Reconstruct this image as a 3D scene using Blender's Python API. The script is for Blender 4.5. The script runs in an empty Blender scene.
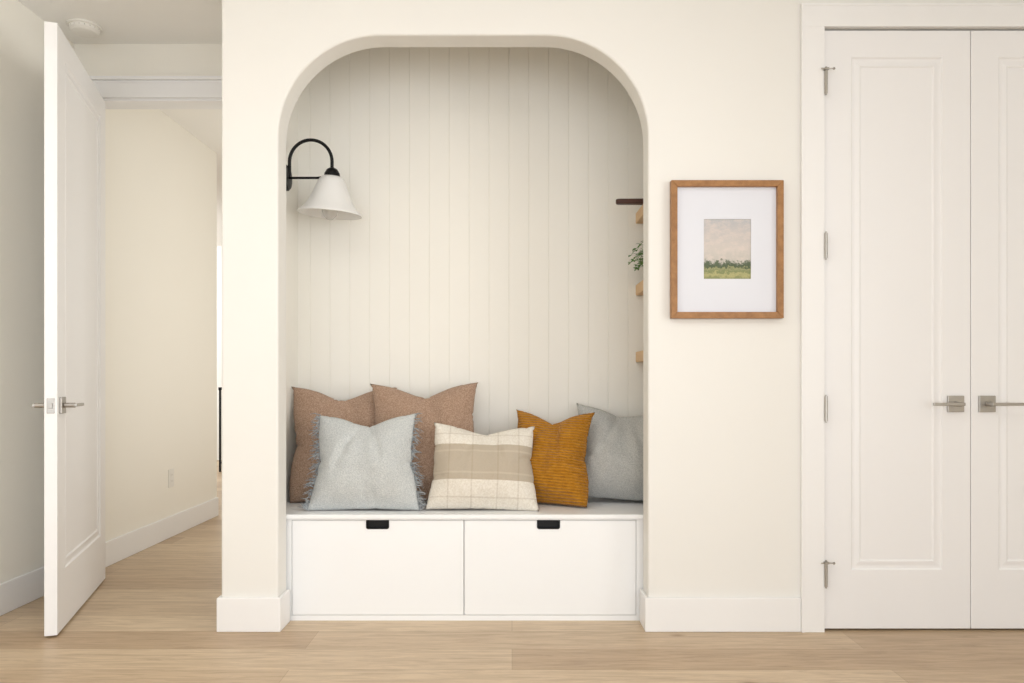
import bpy, bmesh, math, random
from mathutils import Vector, Matrix, noise, Euler
from mathutils.bvhtree import BVHTree

S = bpy.context.scene
COL = S.collection
PI = math.pi
S.view_settings.view_transform = 'Standard'
S.view_settings.look = 'None'

# ------------------------------------------------------------------ helpers
def lin(c):
    o = []
    for v in c[:3]:
        v = v / 255.0
        o.append(v / 12.92 if v <= 0.04045 else ((v + 0.055) / 1.055) ** 2.4)
    return (o[0], o[1], o[2], 1.0)

def obj(name, bm, mat, parent=None, loc=(0, 0, 0), smooth=False):
    bmesh.ops.recalc_face_normals(bm, faces=bm.faces[:])
    me = bpy.data.meshes.new(name)
    if smooth:
        for f in bm.faces: f.smooth = True
    bm.to_mesh(me); bm.free()
    me.materials.append(mat)
    o = bpy.data.objects.new(name, me); COL.objects.link(o)
    o.location = loc
    if parent: o.parent = parent
    return o

def empty(name, loc, rz=0.0):
    o = bpy.data.objects.new(name, None); COL.objects.link(o)
    o.location = loc; o.rotation_euler = (0, 0, rz); o.empty_display_size = 0.1
    return o

def tag(o, label, cat, group=None, kind=None):
    o['label'] = label; o['category'] = cat
    if group: o['group'] = group
    if kind: o['kind'] = kind
    return o

def struct(name, bm, mat, label, cat, smooth=False):
    return tag(obj(name, bm, mat, smooth=smooth), label, cat, kind='structure')

def bev(o, w, seg=2, ang=40):
    m = o.modifiers.new('bevel', 'BEVEL'); m.width = w; m.segments = seg
    m.limit_method = 'ANGLE'; m.angle_limit = math.radians(ang)
    return o

def box(bm, x0, x1, y0, y1, z0, z1):
    v = [bm.verts.new(p) for p in ((x0,y0,z0),(x1,y0,z0),(x1,y1,z0),(x0,y1,z0),(x0,y0,z1),(x1,y0,z1),(x1,y1,z1),(x0,y1,z1))]
    for f in ((0,3,2,1),(4,5,6,7),(0,1,5,4),(1,2,6,5),(2,3,7,6),(3,0,4,7)):
        bm.faces.new([v[i] for i in f])
    return bm

def B(*a):
    return box(bmesh.new(), *a)

def prism(bm, pts, axis, a, b):
    def mk(p, t):
        if axis == 'y': return (p[0], t, p[1])
        if axis == 'z': return (p[0], p[1], t)
        return (t, p[0], p[1])
    A = [bm.verts.new(mk(p, a)) for p in pts]
    C = [bm.verts.new(mk(p, b)) for p in pts]
    n = len(pts)
    bm.faces.new(A); bm.faces.new(C[::-1])
    for i in range(n):
        j = (i + 1) % n
        bm.faces.new((A[i], C[i], C[j], A[j]))
    return bm

def frame_basis(d):
    d = d.normalized()
    up = Vector((0, 0, 1)) if abs(d.z) < 0.9 else Vector((1, 0, 0))
    a = d.cross(up).normalized(); b = d.cross(a).normalized()
    return a, b

def tube(bm, pts, r, seg=12, cap=True):
    pts = [Vector(p) for p in pts]
    rs = r if isinstance(r, (list, tuple)) else [r] * len(pts)
    rings = []
    a = None
    for i, p in enumerate(pts):
        if i == 0: d = pts[1] - pts[0]
        elif i == len(pts) - 1: d = pts[-1] - pts[-2]
        else: d = pts[i + 1] - pts[i - 1]
        d.normalize()
        if a is None: a, b = frame_basis(d)
        else:
            a = (a - d * a.dot(d)).normalized(); b = d.cross(a).normalized()
        rings.append([bm.verts.new(p + (a * math.cos(2*PI*k/seg) + b * math.sin(2*PI*k/seg)) * rs[i]) for k in range(seg)])
    for i in range(len(rings) - 1):
        for k in range(seg):
            l = (k + 1) % seg
            bm.faces.new((rings[i][k], rings[i][l], rings[i+1][l], rings[i+1][k]))
    if cap:
        bm.faces.new(rings[0][::-1]); bm.faces.new(rings[-1])
    return bm

def lathe(bm, prof, c=(0, 0, 0), seg=40, axis='z', closed=False):
    rings = []
    for r, h in prof:
        ring = []
        for k in range(seg):
            x, y = r * math.cos(2*PI*k/seg), r * math.sin(2*PI*k/seg)
            p = (x, y, h) if axis == 'z' else ((h, x, y) if axis == 'x' else (x, h, y))
            ring.append(bm.verts.new((p[0]+c[0], p[1]+c[1], p[2]+c[2])))
        rings.append(ring)
    n = len(rings)
    for i in range(n if closed else n - 1):
        A, C = rings[i], rings[(i + 1) % n]
        for k in range(seg):
            l = (k + 1) % seg
            bm.faces.new((A[k], A[l], C[l], C[k]))
    if not closed:
        bm.faces.new(rings[0][::-1]); bm.faces.new(rings[-1])
    return bm

# ------------------------------------------------------------------ materials
def newmat(name):
    m = bpy.data.materials.new(name); m.use_nodes = True
    nt = m.node_tree
    b = nt.nodes['Principled BSDF']
    return m, nt, b

def mixc(nt, fac, a, b, mode='MIX'):
    n = nt.nodes.new('ShaderNodeMix'); n.data_type = 'RGBA'; n.blend_type = mode
    for s, v in ((n.inputs[0], fac), (n.inputs[6], a), (n.inputs[7], b)):
        if hasattr(v, 'links'): nt.links.new(v, s)
        else: s.default_value = v
    return n.outputs[2]

def mth(nt, op, a, b=None, c=None):
    n = nt.nodes.new('ShaderNodeMath'); n.operation = op
    for i, v in enumerate((a, b, c)):
        if v is None: continue
        if hasattr(v, 'links'): nt.links.new(v, n.inputs[i])
        else: n.inputs[i].default_value = v
    return n.outputs[0]

def coords(nt, scale=(1, 1, 1)):
    t = nt.nodes.new('ShaderNodeTexCoord'); mp = nt.nodes.new('ShaderNodeMapping')
    nt.links.new(t.outputs['Object'], mp.inputs[0]); mp.inputs['Scale'].default_value = scale
    return mp.outputs[0]

def noise_n(nt, vec, scale, detail=3, rough=0.5):
    n = nt.nodes.new('ShaderNodeTexNoise'); nt.links.new(vec, n.inputs['Vector'])
    n.inputs['Scale'].default_value = scale; n.inputs['Detail'].default_value = detail
    n.inputs['Roughness'].default_value = rough
    return n.outputs['Fac']

def bump(nt, b, h, strength=0.2, dist=0.01):
    n = nt.nodes.new('ShaderNodeBump'); n.inputs['Strength'].default_value = strength
    n.inputs['Distance'].default_value = dist
    nt.links.new(h, n.inputs['Height']); nt.links.new(n.outputs[0], b.inputs['Normal'])

def paint(name, rgb, rough=0.6, tex=0.04, scale=180):
    m, nt, b = newmat(name)
    v = coords(nt)
    f = noise_n(nt, v, 2.0, 2)
    c = lin(rgb); d = tuple(x * 0.975 for x in c[:3]) + (1,)
    nt.links.new(mixc(nt, f, c, d), b.inputs['Base Color'])
    b.inputs['Roughness'].default_value = rough
    if tex: bump(nt, b, noise_n(nt, v, scale, 2), tex, 0.002)
    return m

def metal(name, rgb, rough=0.35, metallic=1.0):
    m, nt, b = newmat(name)
    f = noise_n(nt, coords(nt, (1, 1, 30)), 40, 2)
    c = lin(rgb)
    nt.links.new(mixc(nt, f, c, tuple(x * 0.85 for x in c[:3]) + (1,)), b.inputs['Base Color'])
    b.inputs['Metallic'].default_value = metallic; b.inputs['Roughness'].default_value = rough
    return m

def wood(name, c1, c2, stretch=(1.5, 14, 14), rough=0.5, scale=6):
    m, nt, b = newmat(name)
    v = coords(nt, stretch)
    f = noise_n(nt, v, scale, 6, 0.6)
    r = nt.nodes.new('ShaderNodeValToRGB')
    r.color_ramp.elements[0].position = 0.3; r.color_ramp.elements[0].color = lin(c1)
    r.color_ramp.elements[1].position = 0.7; r.color_ramp.elements[1].color = lin(c2)
    nt.links.new(f, r.inputs[0]); nt.links.new(r.outputs[0], b.inputs['Base Color'])
    b.inputs['Roughness'].default_value = rough
    bump(nt, b, f, 0.1, 0.002)
    return m

def fabric(name, c1, c2, blot=60, rib=None, bstr=0.6, lines=None, nscale=150):
    m, nt, b = newmat(name)
    v = coords(nt)
    f = noise_n(nt, v, blot, 4, 0.75)
    r = nt.nodes.new('ShaderNodeValToRGB')
    r.color_ramp.elements[0].position = 0.39; r.color_ramp.elements[0].color = lin(c1)
    r.color_ramp.elements[1].position = 0.61; r.color_ramp.elements[1].color = lin(c2)
    nt.links.new(f, r.inputs[0])
    colr = r.outputs[0]
    sp = nt.nodes.new('ShaderNodeSeparateXYZ'); nt.links.new(v, sp.inputs[0])
    wx = mth(nt, 'SINE', mth(nt, 'MULTIPLY', sp.outputs[0], 1000.0))
    wz = mth(nt, 'SINE', mth(nt, 'MULTIPLY', sp.outputs[2], 1000.0))
    h = mth(nt, 'ADD', mth(nt, 'MULTIPLY', mth(nt, 'MULTIPLY', wx, wz), 0.35), mth(nt, 'MULTIPLY', noise_n(nt, v, nscale, 3, .6), 1.8))
    if rib:
        wob = mth(nt, 'MULTIPLY', noise_n(nt, v, 9, 1), 0.010)
        base = mth(nt, 'ADD', sp.outputs[2], wob)
        s = mth(nt, 'SINE', mth(nt, 'MULTIPLY', base, 2 * PI / rib))
        s01 = mth(nt, 'MULTIPLY_ADD', s, 0.5, 0.5)
        h = mth(nt, 'MULTIPLY_ADD', s01, 2.0, h)
        colr = mixc(nt, mth(nt, 'MULTIPLY', mth(nt, 'SUBTRACT', 1.0, s01), 0.34), colr, tuple(x * 0.5 for x in lin(c1)[:3]) + (1,))
    if lines:
        colr = lines(nt, sp, colr)
    nt.links.new(colr, b.inputs['Base Color'])
    b.inputs['Roughness'].default_value = 0.95
    b.inputs['Specular IOR Level'].default_value = 0.1
    b.inputs['Sheen Weight'].default_value = 0.15
    bump(nt, b, h, bstr, 0.003)
    return m

WALL = paint('wall_paint', (239, 237, 232), 0.75)
SIDEWALL = paint('side_wall_paint', (248, 244, 234), 0.75)
CEIL = paint('ceiling_paint', (251, 249, 244), 0.85)
ALC = paint('alcove_paint', (246, 243, 235), 0.6)
TRIM = paint('trim_paint', (245, 244, 243), 0.42, 0.02, 90)
DOORM = paint('door_paint', (245, 244, 244), 0.4, 0.02, 90)
BENCH = paint('bench_paint', (249, 250, 251), 0.4, 0.015, 90)
NICKEL = metal('brushed_nickel', (182, 178, 172), 0.36)
BLACK = metal('black_metal', (20, 20, 21), 0.45, 0.5)
PLASTIC = paint('white_plastic', (240, 237, 230), 0.45, 0)
SLOT = paint('pale_slot', (196, 191, 183), 0.6, 0)
SHELF = wood('shelf_oak', (206, 168, 122), (224, 190, 146))
FRAMEW = wood('frame_oak', (142, 98, 54), (174, 126, 76), (4, 20, 4), 0.45, 9)
WALNUT = wood('walnut', (58, 32, 20), (88, 50, 32), (3, 20, 20))
MATB = paint('mat_board', (229, 231, 239), 0.8, 0.02, 300)
LEAF = fabric('leaf_green', (74, 116, 56), (118, 160, 84), 30, bstr=0.05)
POTM = paint('pot_glaze', (228, 222, 212), 0.4, 0.02)
SOIL = fabric('soil', (52, 38, 28), (78, 60, 44), 120)

def make_floor():
    m, nt, b = newmat('oak_planks')
    v = coords(nt)
    br = nt.nodes.new('ShaderNodeTexBrick')
    nt.links.new(v, br.inputs['Vector'])
    br.offset = 0.37; br.offset_frequency = 2
    br.inputs['Scale'].default_value = 1.0
    br.inputs['Brick Width'].default_value = 2.1
    br.inputs['Row Height'].default_value = 0.2
    br.inputs['Mortar Size'].default_value = 0.001
    br.inputs['Mortar Smooth'].default_value = 0.3
    br.inputs['Bias'].default_value = 0.0
    br.inputs['Color1'].default_value = lin((220, 198, 168))
    br.inputs['Color2'].default_value = lin((192, 165, 134))
    br.inputs['Mortar'].default_value = lin((168, 143, 115))
    wv = coords(nt, (0.9, 11, 1))
    nn = nt.nodes.new('ShaderNodeTexNoise'); nt.links.new(wv, nn.inputs['Vector'])
    nn.inputs['Scale'].default_value = 4; nn.inputs['Detail'].default_value = 9; nn.inputs['Roughness'].default_value = 0.72
    nn.inputs['Distortion'].default_value = 1.0
    g = nn.outputs['Fac']
    r = nt.nodes.new('ShaderNodeValToRGB')
    r.color_ramp.elements[0].position = 0.35; r.color_ramp.elements[0].color = (0.62, 0.57, 0.51, 1)
    r.color_ramp.elements[1].position = 0.60; r.color_ramp.elements[1].color = (1, 1, 1, 1)
    nt.links.new(g, r.inputs[0])
    c = mixc(nt, 0.85, br.outputs['Color'], r.outputs[0], 'MULTIPLY')
    g2 = noise_n(nt, coords(nt, (0.5, 3.0, 1)), 3, 4, 0.6)
    c = mixc(nt, mth(nt, 'MULTIPLY', g2, 0.25), c, lin((189, 165, 137)))
    kv = coords(nt, (1.0, 2.2, 1))
    vo = nt.nodes.new('ShaderNodeTexVoronoi'); nt.links.new(kv, vo.inputs['Vector']); vo.inputs['Scale'].default_value = 1.7
    kn = nt.nodes.new('ShaderNodeValToRGB')
    kn.color_ramp.elements[0].position = 0.015; kn.color_ramp.elements[0].color = (0.5, 0.4, 0.32, 1)
    kn.color_ramp.elements[1].position = 0.07; kn.color_ramp.elements[1].color = (1, 1, 1, 1)
    nt.links.new(vo.outputs['Distance'], kn.inputs[0])
    c = mixc(nt, 0.8, c, kn.outputs[0], 'MULTIPLY')
    nt.links.new(c, b.inputs['Base Color'])
    b.inputs['Roughness'].default_value = 0.4
    bump(nt, b, mth(nt, 'SUBTRACT', mth(nt, 'MULTIPLY', g, 0.3), br.outputs['Fac']), 0.1, 0.002)
    return m
FLOOR = make_floor()

# ------------------------------------------------------------------ setting
CH = 2.7            # ceiling height
YW = 3.0            # face of arched wall
WT = 0.117          # its thickness
XL, XR, ZT, RA = -0.941, 0.547, 2.397, 0.41
YB = 3.62           # alcove back
AL, AR = -1.038, 0.79
PE = -1.17          # free end of arched wall
LW = -2.2           # left wall face
YD = 3.75           # doorway wall face
OL = -2.12          # left side of doorway opening

struct('floor', B(-6, 3.2, -3.5, 9.5, -0.1, 0), FLOOR, 'pale oak plank floor running through room and hallway', 'floor')
struct('ceiling', B(-6, 3.2, -3.5, 9.5, CH, CH + 0.1), CEIL, 'plain off-white ceiling above the open door', 'ceiling')

arch = []
N = 28
for k in range(N + 1):
    a = PI - k * (PI / 2) / N
    arch.append((XL + RA + RA * math.cos(a), ZT - RA + RA * math.sin(a)))
for k in range(N + 1):
    a = PI / 2 - k * (PI / 2) / N
    arch.append((XR - RA + RA * math.cos(a), ZT - RA + RA * math.sin(a)))
outl = [(PE, 0), (XL, 0)] + arch + [(XR, 0), (1.251, 0), (1.251, 2.425), (2.441, 2.425), (2.441, 0), (3.0, 0), (3.0, CH), (PE, CH)]
w = struct('wall_back', prism(bmesh.new(), outl, 'y', YW, YW + WT), WALL, 'creamy white wall with the arched alcove opening', 'wall')
bev(w, 0.009, 3)
struct('wall_alcove_left', B(PE, AL, YW + WT, YD + 0.115, 0, CH), ALC, 'left side wall inside the arched alcove holding the lamp', 'wall')
struct('wall_alcove_right', B(AR, AR + 0.1, YW + WT, YD, 0, CH), ALC, 'right side wall inside the alcove behind the shelves', 'wall')
pts = [(AL, YB + 0.1)]
bw = 0.0965; x = AL; g = 0.0020
pts.append((AL, YB))
x = AL + bw * 0.6
while x < AR - 0.02:
    pts += [(x - g, YB), (x, YB + 0.0026), (x + g, YB)]
    x += bw
pts += [(AR, YB), (AR, YB + 0.1)]
struct('wall_alcove_back', prism(bmesh.new(), pts, 'z', 0, CH), ALC, 'off-white vertical tongue-and-groove boarding behind the cushions', 'wall')

struct('wall_left', B(LW - 0.12, LW, -3.5, 5.56, 0, CH), SIDEWALL, 'cream side wall left of the open door and along hallway', 'wall')
struct('wall_right', B(3.0, 3.12, -3.5, 3.9, 0, CH), SIDEWALL, 'cream side wall to the right of the closet', 'wall')
struct('wall_closet', B(AR + 0.1, 3.0, 3.7, 3.8, 0, CH), SIDEWALL, 'closed back wall inside the closet', 'wall')
bm = B(LW, OL, YD, YD + 0.115, 0, CH); box(bm, OL, PE, YD, YD + 0.115, 2.425, CH)
struct('wall_doorway', bm, SIDEWALL, 'cream wall above and beside the hallway doorway', 'wall')
struct('wall_corridor_right', B(PE, PE + 0.12, YD + 0.115, 9.4, 0, CH), SIDEWALL, 'right side wall of the hallway behind the alcove', 'wall')
struct('wall_far', B(-6, PE, 9.4, 9.5, 0, CH), WALL, 'bright wall at the far end beyond the hallway', 'wall')

BH = 0.137
bp = [(PE-.014, 3.7), (PE-.014, YW-.014), (XL+.014, YW-.014), (XL+.014, YW+WT), (XL, YW+WT), (XL, YW), (PE, YW), (PE, 3.7)]
bev(struct('baseboard_center', prism(bmesh.new(), bp, 'z', 0, BH), TRIM, 'white baseboard wrapping the narrow pier left of the alcove', 'baseboard'), 0.004)
bp = [(XR-.014, YW+WT), (XR-.014, YW-.014), (1.158, YW-.014), (1.158, YW), (XR, YW), (XR, YW+WT)]
bev(struct('baseboard_right', prism(bmesh.new(), bp, 'z', 0, BH), TRIM, 'white baseboard between the alcove and the closet casing', 'baseboard'), 0.004)
bev(struct('baseboard_left', B(LW, LW + .014, -3.5, YD - 0.02, 0, BH), TRIM, 'white baseboard left of the open door', 'baseboard'), 0.004)
bev(struct('baseboard_corridor', B(LW, LW + .014, YD + .115, 5.56, 0, BH), TRIM, 'white baseboard along the hallway wall', 'baseboard'), 0.004)

def casing(name, x0, x1, zt, y, wd, label, right=True, lw=None, cap=False):
    lw = lw or wd
    bm = bmesh.new()
    th, bb, bwid = 0.016, 0.0185, 0.012
    box(bm, x0 - lw, x0, y - th, y, 0, zt)
    box(bm, x0 - lw, x0 - lw + bwid, y - bb, y - th, 0, zt + wd)
    if right:
        box(bm, x1, x1 + wd, y - th, y, 0, zt)
        box(bm, x1 + wd - bwid, x1 + wd, y - bb, y - th, 0, zt + wd)
    xe = x1 + wd if right else x1
    box(bm, x0 - lw, xe, y - th, y, zt, zt + wd)
    box(bm, x0 - lw + bwid, xe - (bwid if right else 0), y - bb, y - th, zt + wd - bwid, zt + wd)
    if cap: box(bm, x0 - lw, xe, y - .036, y, zt + wd, zt + wd + .016)
    return bev(struct(name, bm, TRIM, label, 'door casing'), 0.002)
casing('trim_1', 1.251, 2.441, 2.425, YW, 0.093, 'white flat casing framing the closet double doors')
casing('trim_2', OL, PE, 2.425, YD, 0.084, 'white flat casing framing the hallway doorway', False, 0.078, True)
bm = B(OL, OL + .012, YD, YD + .115, 0, 2.425); box(bm, OL + .012, PE, YD, YD + .115, 2.413, 2.425)
struct('trim_3', bm, TRIM, 'white jamb lining inside the hallway doorway', 'door jamb')

# ------------------------------------------------------------------ doors
PROF = [(0.0, 0.0), (0.005, 0.006), (0.016, 0.0065), (0.034, 0.003), (0.040, 0.008)]
def door_slab(W, H, y0, y1, z0=0.0):
    bm = bmesh.new()
    px0, px1, pz0, pz1 = 0.112, W - 0.112, z0 + 0.237, z0 + H - 0.108
    def ring(a, b, c, d, y): return [bm.verts.new(p) for p in ((a, y, c), (b, y, c), (b, y, d), (a, y, d))]
    outer = []
    for y, s in ((y0, 1), (y1, -1)):
        R = [ring(0, W, z0, z0 + H, y)]
        for ins, dp in PROF: R.append(ring(px0 + ins, px1 - ins, pz0 + ins, pz1 - ins, y + s * dp))
        for i in range(len(R) - 1):
            for k in range(4):
                l = (k + 1) % 4
                bm.faces.new((R[i][k], R[i][l], R[i+1][l], R[i+1][k]))
        bm.faces.new(R[-1]); outer.append(R[0])
    for k in range(4):
        l = (k + 1) % 4
        bm.faces.new((outer[0][k], outer[0][l], outer[1][l], outer[1][k]))
    return bm

def door_handle(parent, cx, cz, ys, sg, dx):
    r = 0.033
    h = bev(obj('door_handle', B(cx - r, cx + r, min(ys, ys + sg*.009), max(ys, ys + sg*.009), cz - r, cz + r), NICKEL, parent), 0.002)
    h['label'] = 'brushed nickel square rosette lever handle'
    bm = bmesh.new()
    tube(bm, [(cx, ys + sg*.009, cz), (cx, ys + sg*.05, cz)], 0.010, 16)
    xa, xb = sorted((cx - dx*.010, cx + dx*.116))
    ya, yb = sorted((ys + sg*.046, ys + sg*.056))
    box(bm, xa, xb, ya, yb, cz - .006, cz + .006)
    bev(obj('lever', bm, NICKEL, h), 0.002)

def hinge(parent, x, y, zc, stop=False, sx=1):
    bm = bmesh.new()
    tube(bm, [(x, y, zc - .05), (x, y, zc + .05)], 0.0062, 12)
    tube(bm, [(x, y, zc + .05), (x, y, zc + .056)], 0.004, 10)
    tube(bm, [(x, y, zc - .056), (x, y, zc - .05)], 0.004, 10)
    for k in (-.03, -.01, .01, .03):
        tube(bm, [(x, y, zc + k - .0006), (x, y, zc + k + .0006)], 0.0068, 12)
    box(bm, x - .0015, x + .0015, y, y + .03, zc - .05, zc + .05)
    h = obj('hinge', bm, NICKEL, parent); h['label'] = 'brushed nickel hinge'
    if stop:
        bm = bmesh.new()
        z = zc + .042
        box(bm, x - .009, x + .009, y - .010, y + .006, z, z + .008)
        tube(bm, [(x + .006, y - .006, z + .004), (x + .026, y - .010, z + .004)], 0.0026, 8)
        tube(bm, [(x + .026, y - .010, z + .004), (x + .030, y - .008, z + .004)], 0.005, 10)
        tube(bm, [(x - .006, y - .006, z + .004), (x - .022, y - .010, z + .004)], 0.0026, 8)
        obj('hinge_pin_stop', bm, NICKEL, h)

LWd = 0.5905
for nm, x0, hx, hs, lab in (('door_1', 1.2545, 0.062, -1, 'left white panelled closet door beside the framed picture'),
                            ('door_2', 1.8475, 0.062, 1, 'right white panelled closet door cut off by the picture edge')):
    r = tag(empty(nm, (x0, 3.003, 0.009)), lab, 'door', kind='structure')
    bev(obj('door_panel', door_slab(LWd, 2.408, 0, 0.04), DOORM, r), 0.0015)
    xh = 0.0 if nm == 'door_1' else LWd
    door_handle(r, LWd - hx if nm == 'door_1' else hx, 0.905, 0, -1, hs)
    for zc, st in ((2.196, True), (1.538, False), (0.886, False), (0.225, True)): hinge(r, xh, -0.023, zc, st)

hp = Vector((-2.052, 3.765)); np_ = Vector((-1.783, 2.925))
d = np_ - hp; W3 = d.length
r = tag(empty('door_3', (hp.x, hp.y, 0.009), math.atan2(d.y, d.x)), 'white panelled door standing open into the room from the hallway', 'door', kind='structure')
bev(obj('door_panel', door_slab(W3, 2.402, -0.045, 0), DOORM, r), 0.0015)
door_handle(r, W3 - 0.062, 0.9, 0, 1, -1)
door_handle(r, W3 - 0.062, 0.9, -0.045, -1, -1)
bm = B(W3 - .001, W3 + .0015, -.036, -.009, .87, .93)
box(bm, W3, W3 + .009, -.029, -.016, .89, .91)
p = bev(obj('latch_plate', bm, NICKEL, r), 0.001); p['label'] = 'brushed nickel latch plate on the door edge'

# ------------------------------------------------------------------ storage bench
SZ = 0.447; YF = 3.132
r = tag(empty('storage_bench', (0, 0, 0)), 'white built-in storage bench with two drawers inside the arched alcove', 'bench')
a0, a1 = AL + .002, AR - .002
bev(obj('seat_top', B(a0, a1, YW + WT + .002, YB - .002, .429, SZ), BENCH, r), 0.002)
dz0, dz1 = 0.024, 0.4205
GP = 0.0018
bm = bmesh.new()
box(bm, a0, -.923 - GP, YF, YB - .01, 0, .429)
box(bm, .520 + GP, a1, YF, YB - .01, 0, .429)
box(bm, -.923 - GP, .520 + GP, YF, YB - .01, 0, dz0 - GP)
box(bm, -.923 - GP, .520 + GP, YF, YB - .01, dz1 + GP, .429)
box(bm, -.923 - GP, .520 + GP, YF + .021, YB - .01, dz0 - GP, dz1 + GP)
obj('carcass', bm, BENCH, r)
def notch(x0, x1, zt, zb, rad):
    P = [(x1, zt)]
    for k in range(7):
        a = -k * (PI/2)/6
        P.append((x1 - rad + rad*math.cos(a), zb + rad + rad*math.sin(a)))
    for k in range(7):
        a = -PI/2 - k * (PI/2)/6
        P.append((x0 + rad + rad*math.cos(a), zb + rad + rad*math.sin(a)))
    P.append((x0, zt))
    return P
for x0, x1, n0, n1 in ((-.923, -.2033, -.6126, -.516), (-.1997, .520, .105, .2016)):
    P = [(x0, dz0), (x1, dz0), (x1, dz1)] + notch(n0, n1, dz1, .384, .009) + [(x0, dz1)]
    dr = bev(obj('drawer', prism(bmesh.new(), P, 'y', YF, YF + .02), BENCH, r), 0.001)
    bm = prism(bmesh.new(), notch(n0, n1, dz1, .384, .009), 'y', YF + .014, YF + .019)
    ou = notch(n0 + .0005, n1 - .0005, dz1, .3845, .0085); inn = notch(n0 + .004, n1 - .004, dz1, .388, .006)
    prism(bm, ou + inn[::-1], 'y', YF - .003, YF + .014)
    h = obj('finger_pull', bm, BLACK, dr); h['label'] = 'black metal recessed finger pull'

# ------------------------------------------------------------------ cushions
# each cover is two flat panels sewn at the edge and inflated with the cloth solver, then dented and folded
NC = 46
def flat_pt(u, v, s, w, h, seed):
    pr = max(0.0, (1 - u*u) * (1 - v*v)) ** 0.5
    th = 0.03 * pr * (1 + 0.35 * noise.noise(Vector((u*3 + seed, v*3, s))))
    return Vector((u * w/2, -s * th, v * h/2))

def cover_bm(w, h, seed):
    bm = bmesh.new(); G = {}; n = NC
    for s in (1, -1):
        for i in range(n + 1):
            for j in range(n + 1):
                if s == -1 and (i in (0, n) or j in (0, n)): G[(s, i, j)] = G[(1, i, j)]; continue
                G[(s, i, j)] = bm.verts.new(flat_pt(-1 + 2*i/n, -1 + 2*j/n, s, w, h, seed))
    for s in (1, -1):
        for i in range(n):
            for j in range(n):
                bm.faces.new((G[(s,i,j)], G[(s,i+1,j)], G[(s,i+1,j+1)], G[(s,i,j+1)]))
    return bm

def fallback_co(co, w, h, t):
    u, v = co.x / (w/2), co.z / (h/2)
    pr = max(0.0, (1 - u*u) * (1 - v*v)) ** 0.44
    return Vector((co.x * (1 - .07*(1 - v*v)*u*u), (1 if co.y > 0 else -1) * t/2 * pr if abs(co.y) > 1e-7 else 0.0, co.z * (1 - .05*(1 - u*u)*v*v)))

SPECS = []
def queue(**k): SPECS.append(k)

def run_sim():
    for k in SPECS:
        o = obj('cushion', cover_bm(k['w'], k['h'], k['seed']), k['mat'], smooth=True)
        k['o'] = o
        k['flat'] = [v.co.copy() for v in o.data.vertices]
    ok = True
    try:
        for q, k in enumerate(SPECS):
            o = k['o']; o.location = (q * 2.0, -20, 0)
            m = o.modifiers.new('cloth', 'CLOTH'); c = m.settings
            c.quality = 7; c.mass = 0.012; c.air_damping = 1.5
            c.tension_stiffness = 14; c.compression_stiffness = 10; c.shear_stiffness = 5; c.bending_stiffness = 0.05
            c.tension_damping = 5; c.compression_damping = 5; c.shear_damping = 5; c.bending_damping = 0.5
            c.use_pressure = True; c.uniform_pressure_force = 32
            c.effector_weights.gravity = 0.0
            m.collision_settings.use_collision = False; m.collision_settings.use_self_collision = False
            m.point_cache.frame_start = 1; m.point_cache.frame_end = 60
        for f in range(1, 46): S.frame_set(f)
        dg = bpy.context.evaluated_depsgraph_get()
        for k in SPECS:
            me = k['o'].evaluated_get(dg).to_mesh()
            k['co'] = [v.co.copy() for v in me.vertices]
            k['o'].evaluated_get(dg).to_mesh_clear()
    except Exception as ex:
        print('SIM FAILED', ex); ok = False
    for k in SPECS:
        k['o'].modifiers.clear()
        good = ok and len(k.get('co', [])) == len(k['flat'])
        if good:
            xs = [p.x for p in k['co']]; ys = [p.y for p in k['co']]; zs = [p.z for p in k['co']]
            good = all(math.isfinite(a) for a in xs + ys + zs) and .3*k['w'] < max(xs) - min(xs) < 3*k['w'] and max(ys) - min(ys) > .05
        if not good:
            k['co'] = [fallback_co(p, k['w'], k['h'], k['t']) for p in k['flat']]
    S.frame_set(1)

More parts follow.
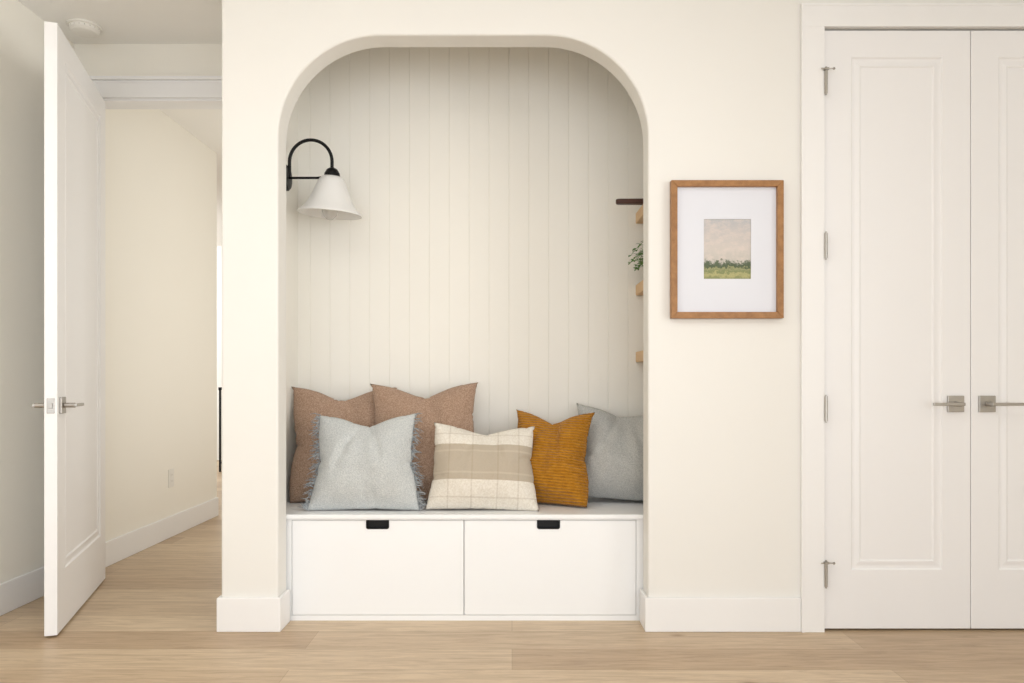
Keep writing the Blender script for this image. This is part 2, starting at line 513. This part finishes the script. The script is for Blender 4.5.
PLACED = []
def finish(k):
    w, h, t, chop, seed = k['w'], k['h'], k['t'], k['chop'], k['seed']
    taper = k.get('taper', .02)
    P = k['co']
    mnx, mxx = min(p.x for p in P), max(p.x for p in P)
    mnz, mxz = min(p.z for p in P), max(p.z for p in P)
    mny, mxy = min(p.y for p in P), max(p.y for p in P)
    fx, fz, fy = w/(mxx - mnx), h/(mxz - mnz), t/(mxy - mny)
    W = []
    for p, fl in zip(P, k['flat']):
        x = (p.x - (mnx + mxx)/2) * fx; z = (p.z - (mnz + mxz)/2) * fz; y = (p.y - (mny + mxy)/2) * fy
        fv = fl.z/(h/2)
        # a soft filling pushes the seams back out, most of all where the cushion sits on the bench
        ax = .40 if fv > 0 else .40 + .30*min(1, -fv)
        az = .48 if fv > 0 else .48 + .36*min(1, -fv)
        x = x*(1 - ax) + fl.x*ax; z = z*(1 - az) + fl.z*az
        u, v = x/(w/2), z/(h/2)
        top = max(0.0, (v + 1)/2)
        g = math.exp(-(u/.42)**2) * top**2.0
        z -= chop * g
        y *= (1.14 - .26*v)
        du = u - .06*math.sin(seed)
        dent = .54 * math.exp(-(du/.19)**2) * top**2.0 if chop > 0 else 0
        for sg, sl in ((-1, .55), (1, .42)):
            line = u - sg*(.10 + sl*(1 - v)*.6)
            dent += .24 * math.exp(-(line/.085)**2) * max(0, min(1, v + .5))
        y *= 1 - min(.8, dent)
        y *= 1 + .19*noise.noise(Vector((x*7 + seed, z*7, seed))) + .09*noise.noise(Vector((x*17, z*15 + seed, 1)))
        x *= (1 - taper*v) * (1 + .04*(1 - v)*.5*(1 - v*v))
        x += .012*noise.noise(Vector((seed, z*5, u)))
        rr = abs(u*v)
        y += rr**3 * .022 * (1 if u > 0 else -1) * math.sin(seed*1.7 + v)
        W.append(Vector((x, y, z + h/2)))
    o = k['o']
    for vtx, c in zip(o.data.vertices, W): vtx.co = c
    o.data.update()
    k['W'] = W
    o.rotation_euler = [math.radians(a) for a in (-k['tilt'], k['roll'], k['yaw'])]
    R = o.rotation_euler.to_matrix()
    V = [R @ c for c in W]
    polys = [tuple(p.vertices) for p in o.data.polygons]
    x, y = k['x'], k['y']
    y = min(y, YB - .004 - max(p.y for p in V))
    x = max(x, AL + .003 - min(p.x for p in V)); x = min(x, AR - .004 - max(p.x for p in V))
    z = SZ - min(p.z for p in V) + .0005
    ymin = YW + WT + .006 - min(p.y for p in V)
    slid = 0.0
    while True:      # slide forward until it rests against the cushions behind, not in them
        off = Vector((x, y, z))
        T = BVHTree.FromPolygons([p + off for p in V], polys)
        if not any(T.overlap(q) for q in PLACED): break
        if slid >= .16 or y - .004 < ymin: break
        y -= .004; slid += .004
    PLACED.append(T)
    o.location = (x, y, z)
    tag(o, k['label'], 'cushion', k.get('group', 'cushions along the bench'))
    return o

BROWN = fabric('brown_weave', (160, 128, 106), (198, 169, 147), 180, bstr=0.9, nscale=130)
BLUE = fabric('pale_blue_weave', (194, 198, 198), (224, 226, 224), 200, bstr=0.9, nscale=140)
GREY = fabric('grey_weave', (182, 183, 180), (214, 214, 210), 200, bstr=0.9, nscale=140)
MUST = fabric('mustard_rib', (190, 126, 28), (208, 144, 44), 40, rib=0.0125, bstr=0.9)
FRG = fabric('fringe_grey', (132, 137, 141), (186, 190, 192), 90)

def plaid(nt, sp, base):
    x, z = sp.outputs[0], sp.outputs[2]
    def band(v, c, hw):
        return mth(nt, 'LESS_THAN', mth(nt, 'ABSOLUTE', mth(nt, 'SUBTRACT', v, c)), hw)
    col = base
    col = mixc(nt, mth(nt, 'MULTIPLY', band(z, 0.20, 0.078), 0.88), col, lin((186, 172, 152)))
    for c in (0.152, 0.248):
        col = mixc(nt, mth(nt, 'MULTIPLY', band(z, c, 0.004), 0.28), col, lin((222, 212, 194)))
    for c in (-0.15, -0.05, 0.06, 0.15):
        col = mixc(nt, mth(nt, 'MULTIPLY', band(x, c, 0.0032), 0.2), col, lin((156, 136, 110)))
    for c in (0.05, 0.325):
        col = mixc(nt, mth(nt, 'MULTIPLY', band(z, c, 0.0032), 0.2), col, lin((156, 136, 110)))
    return col
PLAID = fabric('cream_plaid', (228, 220, 206), (242, 236, 225), 120, lines=plaid)

queue(w=.49, h=.54, t=.16, chop=.045, seed=3.1, mat=BROWN, x=-.93, y=3.43, tilt=12, roll=0, yaw=10, taper=0, label='dusty brown cushion in the left corner behind the pale blue one', group='dusty brown cushions')
queue(w=.515, h=.555, t=.14, chop=.045, seed=7.7, mat=BROWN, x=-.395, y=3.49, tilt=13, roll=-1.5, yaw=0, label='dusty brown cushion at back between pale blue and plaid ones', group='dusty brown cushions')
queue(w=.47, h=.44, t=.21, chop=.03, seed=41.2, mat=GREY, x=.50, y=3.40, tilt=14, roll=3, yaw=-8, label='plain grey cushion partly hidden by the right side of the arch')
queue(w=.455, h=.425, t=.155, chop=.035, seed=12.4, mat=BLUE, x=-.640, y=3.27, tilt=14, roll=-1, yaw=-3, taper=.06, label='pale blue-grey cushion with frayed fringed edges at front left')
queue(w=.39, h=.43, t=.19, chop=.04, seed=33.3, mat=MUST, x=.150, y=3.38, tilt=14, roll=0, yaw=-26, label='ribbed mustard yellow cushion right of the cream plaid one')
queue(w=.470, h=.378, t=.15, chop=.025, seed=21.9, mat=PLAID, x=-.128, y=3.32, tilt=16, roll=2, yaw=3, taper=.04, label='cream lumbar cushion with beige band and thin plaid lines')
run_sim()
for k in SPECS: finish(k)

random.seed(5)
KB = SPECS[3]; bl = KB['o']
for sgn, nm in ((-1, 'frayed grey fringe on the left edge'), (1, 'frayed grey fringe on the right edge')):
    # seam vertices down this side (first panel is built column by column)
    idx = [j if sgn < 0 else NC * (NC + 1) + j for j in range(NC + 1)]
    seam = [KB['W'][i] for i in idx]
    bm = bmesh.new()
    for q in range(150):
        f = random.uniform(0, NC - .001); i0 = int(f)
        p = seam[i0].lerp(seam[i0 + 1], f - i0)
        L = random.choice((.008, .013, .020, .030, .042)) * random.uniform(.8, 1.2)
        dv = Vector((sgn * L, random.uniform(-.022, .006), random.uniform(-.030, .016)))
        if p.z + dv.z < .018: dv.z = abs(dv.z) * .5 + .008
        mid = p + dv * 0.5 + Vector((0, random.uniform(-.006, .006), random.uniform(-.002, .009)))
        tube(bm, [p - Vector((sgn*.005, 0, 0)), mid, p + dv], [.0024, .0019, .0007], 5)
    f = obj('fringe', bm, FRG, bl); f['label'] = nm

# ------------------------------------------------------------------ wall lamp
lx = AL; ly = 3.40
r = tag(empty('wall_lamp', (lx, ly, 1.931)), 'black gooseneck wall lamp with white cone shade inside the alcove', 'lamp')
bm = lathe(bmesh.new(), [(0.058, 0.0), (0.058, 0.014), (0.050, 0.022), (0.02, 0.024)], axis='x')
obj('backplate', bm, BLACK, r)
sx = 0.218
P = [(0.02, 0, 0.0), (0.024, 0, 0.03), (0.024, 0, 0.073)]
for k in range(1, 25):
    a = PI - k * PI / 24
    P.append((0.121 + 0.097 * math.cos(a), 0, 0.073 + 0.10 * math.sin(a)))
P.append((sx, 0, 0.03))
obj('arm', tube(bmesh.new(), P, 0.0075, 14), BLACK, r, smooth=True)
bm = tube(bmesh.new(), [(0.02, 0, 0), (0.15, 0, 0.0), (sx - .03, 0, 0.004)], 0.0055, 12)
obj('support_bar', bm, BLACK, r, smooth=True)
bm = lathe(bmesh.new(), [(0.012, 0.045), (0.024, 0.038), (0.034, 0.02), (0.036, 0.006), (0.02, 0.0)], (sx, 0, 0), 28)
obj('socket_cap', bm, BLACK, r)
m, nt, b = newmat('milk_glass')
mc = mixc(nt, noise_n(nt, coords(nt), 8, 2), lin((255, 254, 252)), lin((252, 251, 249)))
nt.links.new(mc, b.inputs['Base Color'])
b.inputs['Roughness'].default_value = 0.3
tr = nt.nodes.new('ShaderNodeBsdfTranslucent'); nt.links.new(mc, tr.inputs['Color'])
ms = nt.nodes.new('ShaderNodeMixShader'); ms.inputs[0].default_value = 0.25
nt.links.new(b.outputs[0], ms.inputs[1]); nt.links.new(tr.outputs[0], ms.inputs[2])
nt.links.new(ms.outputs[0], nt.nodes['Material Output'].inputs['Surface'])
MILK = m
oprof = [(0.040, 0.006), (0.048, 0.001), (0.060, -0.014), (0.070, -0.038), (0.083, -0.072), (0.100, -0.108), (0.121, -0.138), (0.1425, -0.158), (0.1455, -0.164)]
iprof = [(r_ - .0035, z_ - .002) for r_, z_ in oprof[::-1]]
sh = obj('lamp_shade', lathe(bmesh.new(), oprof + iprof, (0, 0, 0), 56, closed=True), MILK, r, (sx, 0, 0), smooth=True)
sh.rotation_euler = (math.radians(3), math.radians(4), 0)
sh['label'] = 'white cone lamp shade'
m, nt, b = newmat('bulb_glass')
b.inputs['Base Color'].default_value = (0.86, 0.83, 0.78, 1); b.inputs['Roughness'].default_value = 0.08
b.inputs['Transmission Weight'].default_value = 0.4
obj('bulb', lathe(bmesh.new(), [(0.014, -.0), (0.014, -.05), (0.022, -.085), (0.035, -.12), (0.037, -.145), (0.031, -.171), (0.015, -.188), (0.002, -.192)], (sx - .01, 0, 0), 28), m, r, smooth=True)

# ------------------------------------------------------------------ shelves with plant and board
SXL = .600
for zt, lab in ((1.818, 'topmost oak wall shelf carrying the dark wooden board'),
                (1.47, 'middle oak wall shelf carrying the small green plant'),
                (1.146, 'lowest oak wall shelf, with nothing on it in view')):
    o = obj('wall_shelf', B(0, AR - .001 - SXL, 0, YB - .001 - 3.2, -.05, 0), SHELF, None, (SXL, 3.2, zt))
    bev(o, 0.003); tag(o, lab, 'shelf', 'oak shelves in the alcove')

bm = bmesh.new()
def arcp(cx, cy, rad, a0, a1, n=8):
    return [(cx + rad*math.cos(math.radians(a0 + (a1-a0)*k/n)), cy + rad*math.sin(math.radians(a0 + (a1-a0)*k/n))) for k in range(n+1)]
P = arcp(-.115, 0, .018, 90, 270)
P += [(-.01, -.02)] + arcp(.03, -.06, .03, 180, 270) + arcp(.12, -.06, .03, 270, 360) + arcp(.12, .06, .03, 0, 90) + arcp(.03, .06, .03, 90, 180) + [(-.01, .02)]
prism(bm, P, 'z', 0, .022)
o = bev(obj('serving_board', bm, WALNUT, None, (.61, 3.43, 1.8185)), .004)
tag(o, 'dark wooden board with its handle overhanging the topmost shelf', 'board')

random.seed(11)
r = tag(empty('potted_plant', (.685, 3.42, 1.4705)), 'small trailing green plant in a pot on the middle shelf', 'plant')
obj('pot', lathe(bmesh.new(), [(0.038, 0), (0.048, 0.07), (0.050, 0.08), (0.045, 0.08), (0.043, 0.07), (0.02, 0.068)], (0, 0, 0), 32), POTM, r)
obj('soil', lathe(bmesh.new(), [(0.040, 0.066), (0.042, 0.074), (0.01, 0.077)], (0, 0, 0), 24), SOIL, r)
bs = bmesh.new(); bf = bmesh.new()
def leaf(bm, p, d, up, L, wd):
    d = d.normalized(); sd = d.cross(up).normalized(); n = sd.cross(d)
    rows = [(0, .15), (.3, .9), (.6, .85), (.85, .45), (1, .02)]
    prev = None
    for t, k in rows:
        c = p + d * L * t - n * (0.25 * L * t * t)
        cur = [bm.verts.new(c - sd * wd * k * .5 + n * wd * .12 * k), bm.verts.new(c), bm.verts.new(c + sd * wd * k * .5 + n * wd * .12 * k)]
        if prev:
            bm.faces.new((prev[0], prev[1], cur[1], cur[0])); bm.faces.new((prev[1], prev[2], cur[2], cur[1]))
        prev = cur
for k in range(34):
    a = random.uniform(0, 2*PI)
    if k < 22: a = random.uniform(PI*0.7, PI*1.3)
    reach = random.uniform(.07, .14) * (0.6 if math.cos(a) > 0 else 1)
    hh = random.uniform(.03, .125)
    pts = []
    for q in range(7):
        t = q / 6
        pts.append(Vector((math.cos(a) * reach * t, math.sin(a) * reach * t, .075 + hh * math.sin(t * PI * .7) - .050 * t * t)))
    tube(bs, pts, [.0016 - .0001 * q for q in range(7)], 5)
    for q in range(1, 7):
        for s in (-1, 1):
            dd = Vector((math.cos(a + s * 1.0), math.sin(a + s * 1.0), random.uniform(-.3, .6)))
            leaf(bf, pts[q], dd, Vector((0, random.uniform(-.8, 0), 1)), random.uniform(.018, .028), random.uniform(.010, .016))
obj('stem', bs, LEAF, r); obj('foliage', bf, LEAF, r)

# ------------------------------------------------------------------ framed picture
k = 3.0 / 746
fx0, fx1 = (670.5 - 512) * k * .995, (782.5 - 512) * k * .995
fz0, fz1 = 1.01 + (380 - 318.5) * k * .995, 1.01 + (380 - 181) * k * .995
cx, cz = (fx0 + fx1)/2, (fz0 + fz1)/2; hw, hh = (fx1 - fx0)/2, (fz1 - fz0)/2
r = tag(empty('framed_picture', (cx, YW - .001, cz)), 'oak framed landscape picture hanging between the alcove and closet', 'picture')
fw = .025
bm = bmesh.new()
A = [(-hw, -hh), (hw, -hh), (hw, hh), (-hw, hh)]; I = [(-hw+fw, -hh+fw), (hw-fw, -hh+fw), (hw-fw, hh-fw), (-hw+fw, hh-fw)]
for i in range(4):
    j = (i + 1) % 4
    prism(bm, [A[i], A[j], I[j], I[i]], 'y', -.03, 0)
bev(obj('frame', bm, FRAMEW, r), .002)
aw, ah = 47*k/2, 59.5*k/2
acz = 1.01 + (380 - 249.5) * k - cz; acx = (726.5 - 512) * k - cx
bm = bmesh.new()
A = [(-hw+fw, -hh+fw), (hw-fw, -hh+fw), (hw-fw, hh-fw), (-hw+fw, hh-fw)]
I = [(acx-aw, acz-ah), (acx+aw, acz-ah), (acx+aw, acz+ah), (acx-aw, acz+ah)]
for i in range(4):
    j = (i + 1) % 4
    prism(bm, [A[i], A[j], I[j], I[i]], 'y', -.012, -.009)
o = obj('mat_board', bm, MATB, r); o['label'] = 'wide white mat board'
m, nt, b = newmat('landscape_painting')
v = coords(nt); sp = nt.nodes.new('ShaderNodeSeparateXYZ'); nt.links.new(v, sp.inputs[0])
n1 = noise_n(nt, v, 55, 5, .75)
zz = mth(nt, 'ADD', mth(nt, 'DIVIDE', sp.outputs[2], 2*ah), 0.5)
zz = mth(nt, 'ADD', zz, mth(nt, 'MULTIPLY', mth(nt, 'SUBTRACT', n1, 0.5), 0.34))
rp = nt.nodes.new('ShaderNodeValToRGB'); cr = rp.color_ramp
stops = [(0.0, (138, 142, 96)), (0.07, (180, 174, 124)), (0.12, (124, 134, 90)), (0.17, (158, 158, 116)), (0.20, (78, 92, 66)), (0.27, (98, 108, 88)), (0.31, (196, 191, 183)), (0.5, (206, 198, 191)), (0.75, (198, 192, 189)), (1.0, (184, 184, 186))]
cr.elements[0].position = stops[0][0]; cr.elements[0].color = lin(stops[0][1])
cr.elements[1].position = stops[-1][0]; cr.elements[1].color = lin(stops[-1][1])
for pos, c in stops[1:-1]:
    e = cr.elements.new(pos); e.color = lin(c)
nt.links.new(zz, rp.inputs[0])
cl = noise_n(nt, coords(nt, (1, 1, 1.7)), 26, 6, .7)
cs = nt.nodes.new('ShaderNodeValToRGB')
cs.color_ramp.elements[0].position = .45; cs.color_ramp.elements[0].color = (0, 0, 0, 1)
cs.color_ramp.elements[1].position = .62; cs.color_ramp.elements[1].color = (1, 1, 1, 1)
nt.links.new(cl, cs.inputs[0])
sky = mth(nt, 'GREATER_THAN', zz, 0.29)
c = mixc(nt, mth(nt, 'MULTIPLY', mth(nt, 'MULTIPLY', cs.outputs[0], .55), sky), rp.outputs[0], lin((222, 208, 200)))
nt.links.new(c, b.inputs['Base Color']); b.inputs['Roughness'].default_value = .7
o = obj('artwork', B(-aw - .004, aw + .004, -.0085, -.006, -ah - .004, ah + .004), m, r, (acx, 0, acz))
o['label'] = 'small painted landscape of hazy sky over green meadow'
obj('backing_board', B(-hw + .01, hw - .01, -.005, 0, -hh + .01, hh - .01), MATB, r)

# ------------------------------------------------------------------ small fixtures
r = tag(empty('smoke_detector', (-2.04, 3.56, CH)), 'round white smoke detector on the ceiling above the open door', 'smoke detector')
obj('mounting_ring', lathe(bmesh.new(), [(0.075, 0), (0.075, -.008), (0.07, -.01)], seg=40), PLASTIC, r)
obj('housing', lathe(bmesh.new(), [(0.066, -.01), (0.066, -.024), (0.055, -.034), (0.03, -.038)], seg=40), PLASTIC, r)
bm = bmesh.new()
for q in range(18):
    a = q * 2*PI/18
    tube(bm, [(.0636*math.cos(a), .0636*math.sin(a), -.014), (.0636*math.cos(a), .0636*math.sin(a), -.021)], .003, 6)
obj('vent_slots', bm, SLOT, r)

r = tag(empty('wall_outlet', (LW, 4.81, .378)), 'small white power outlet low on the hallway wall', 'outlet')
bev(obj('cover_plate', B(0, .006, -.036, .036, -.058, .058), PLASTIC, r), .002)
for z in (-.02, .02):
    s = bev(obj('socket', B(.006, .008, -.017, .017, z - .014, z + .014), PLASTIC, r), .001)
    bm = B(.0078, .0084, -.008, -.006, z - .004, z + .006); box(bm, .0078, .0084, .006, .008, z - .004, z + .006)
    obj('slot', bm, SLOT, s)

r = tag(empty('stair_railing', (-3.208, 8.2, 0)), 'black metal railing far beyond the end of the hallway', 'railing')
for x in (0, 1.2): obj('post', B(x - .009, x + .009, -.012, .012, 0, .9), BLACK, r)
obj('top_rail', B(-.012, 1.212, -.02, .02, .9, .93), BLACK, r)
obj('bottom_rail', B(.009, 1.191, -.01, .01, .09, .11), BLACK, r)
for q in range(1, 10): obj('baluster', B(q*.12 - .007, q*.12 + .007, -.007, .007, .11, .9), BLACK, r)

# ------------------------------------------------------------------ light
W = bpy.data.worlds.new('world'); S.world = W; W.use_nodes = True
bg = W.node_tree.nodes['Background']; bg.inputs[0].default_value = (0.94, 0.965, 1.0, 1); bg.inputs[1].default_value = 0.62

def area(name, loc, target, sx, sy, e, col, spread=180):
    L = bpy.data.lights.new(name, 'AREA'); L.shape = 'RECTANGLE'; L.size = sx; L.size_y = sy; L.energy = e; L.color = col
    L.spread = math.radians(spread)
    o = bpy.data.objects.new(name, L); COL.objects.link(o); o.location = loc
    o.rotation_euler = (Vector(target) - Vector(loc)).to_track_quat('-Z', 'Y').to_euler()
    return o
area('window_light', (0.45, -2.9, 1.2), (0.0, 3.0, 1.4), 4.8, 2.2, 90, (0.915, 0.955, 1.0))
area('side_fill_light', (2.9, 0.9, 1.5), (-2.2, 3.0, 1.5), 2.0, 2.0, 20, (0.97, 0.98, 0.975), 72)  # added fill without a real window, brightens the left wall and open door
area('overhead_fill_light', (-0.6, 0.9, 2.66), (-0.6, 0.9, 0), 3.0, 1.4, 25, (0.97, 0.98, 0.985))  # added fill with no fixture behind it, lifts bench seat and cushion tops
area('hall_fill_light', (-1.2, 4.85, 1.5), (-2.2, 4.85, 1.5), 2.0, 2.2, 8.5, (1.0, 0.98, 0.95))  # added fill hidden behind the pier, brightens the hallway wall
area('far_fill_light', (-4.6, 7.4, 2.3), (-3.2, 9.4, 1.0), 1.6, 1.4, 70, (0.98, 0.99, 1.0))  # out-of-sight lamp added to make the far wall bright

cam = bpy.data.cameras.new('camera'); co = bpy.data.objects.new('camera', cam); COL.objects.link(co)
co.location = (0, 0, 1.01); co.rotation_euler = (PI/2, 0, 0)
cam.sensor_width = 36; cam.lens = 746 / 1024 * 36; cam.shift_y = 38.5 / 1024
cam.clip_start = 0.05
S.camera = co
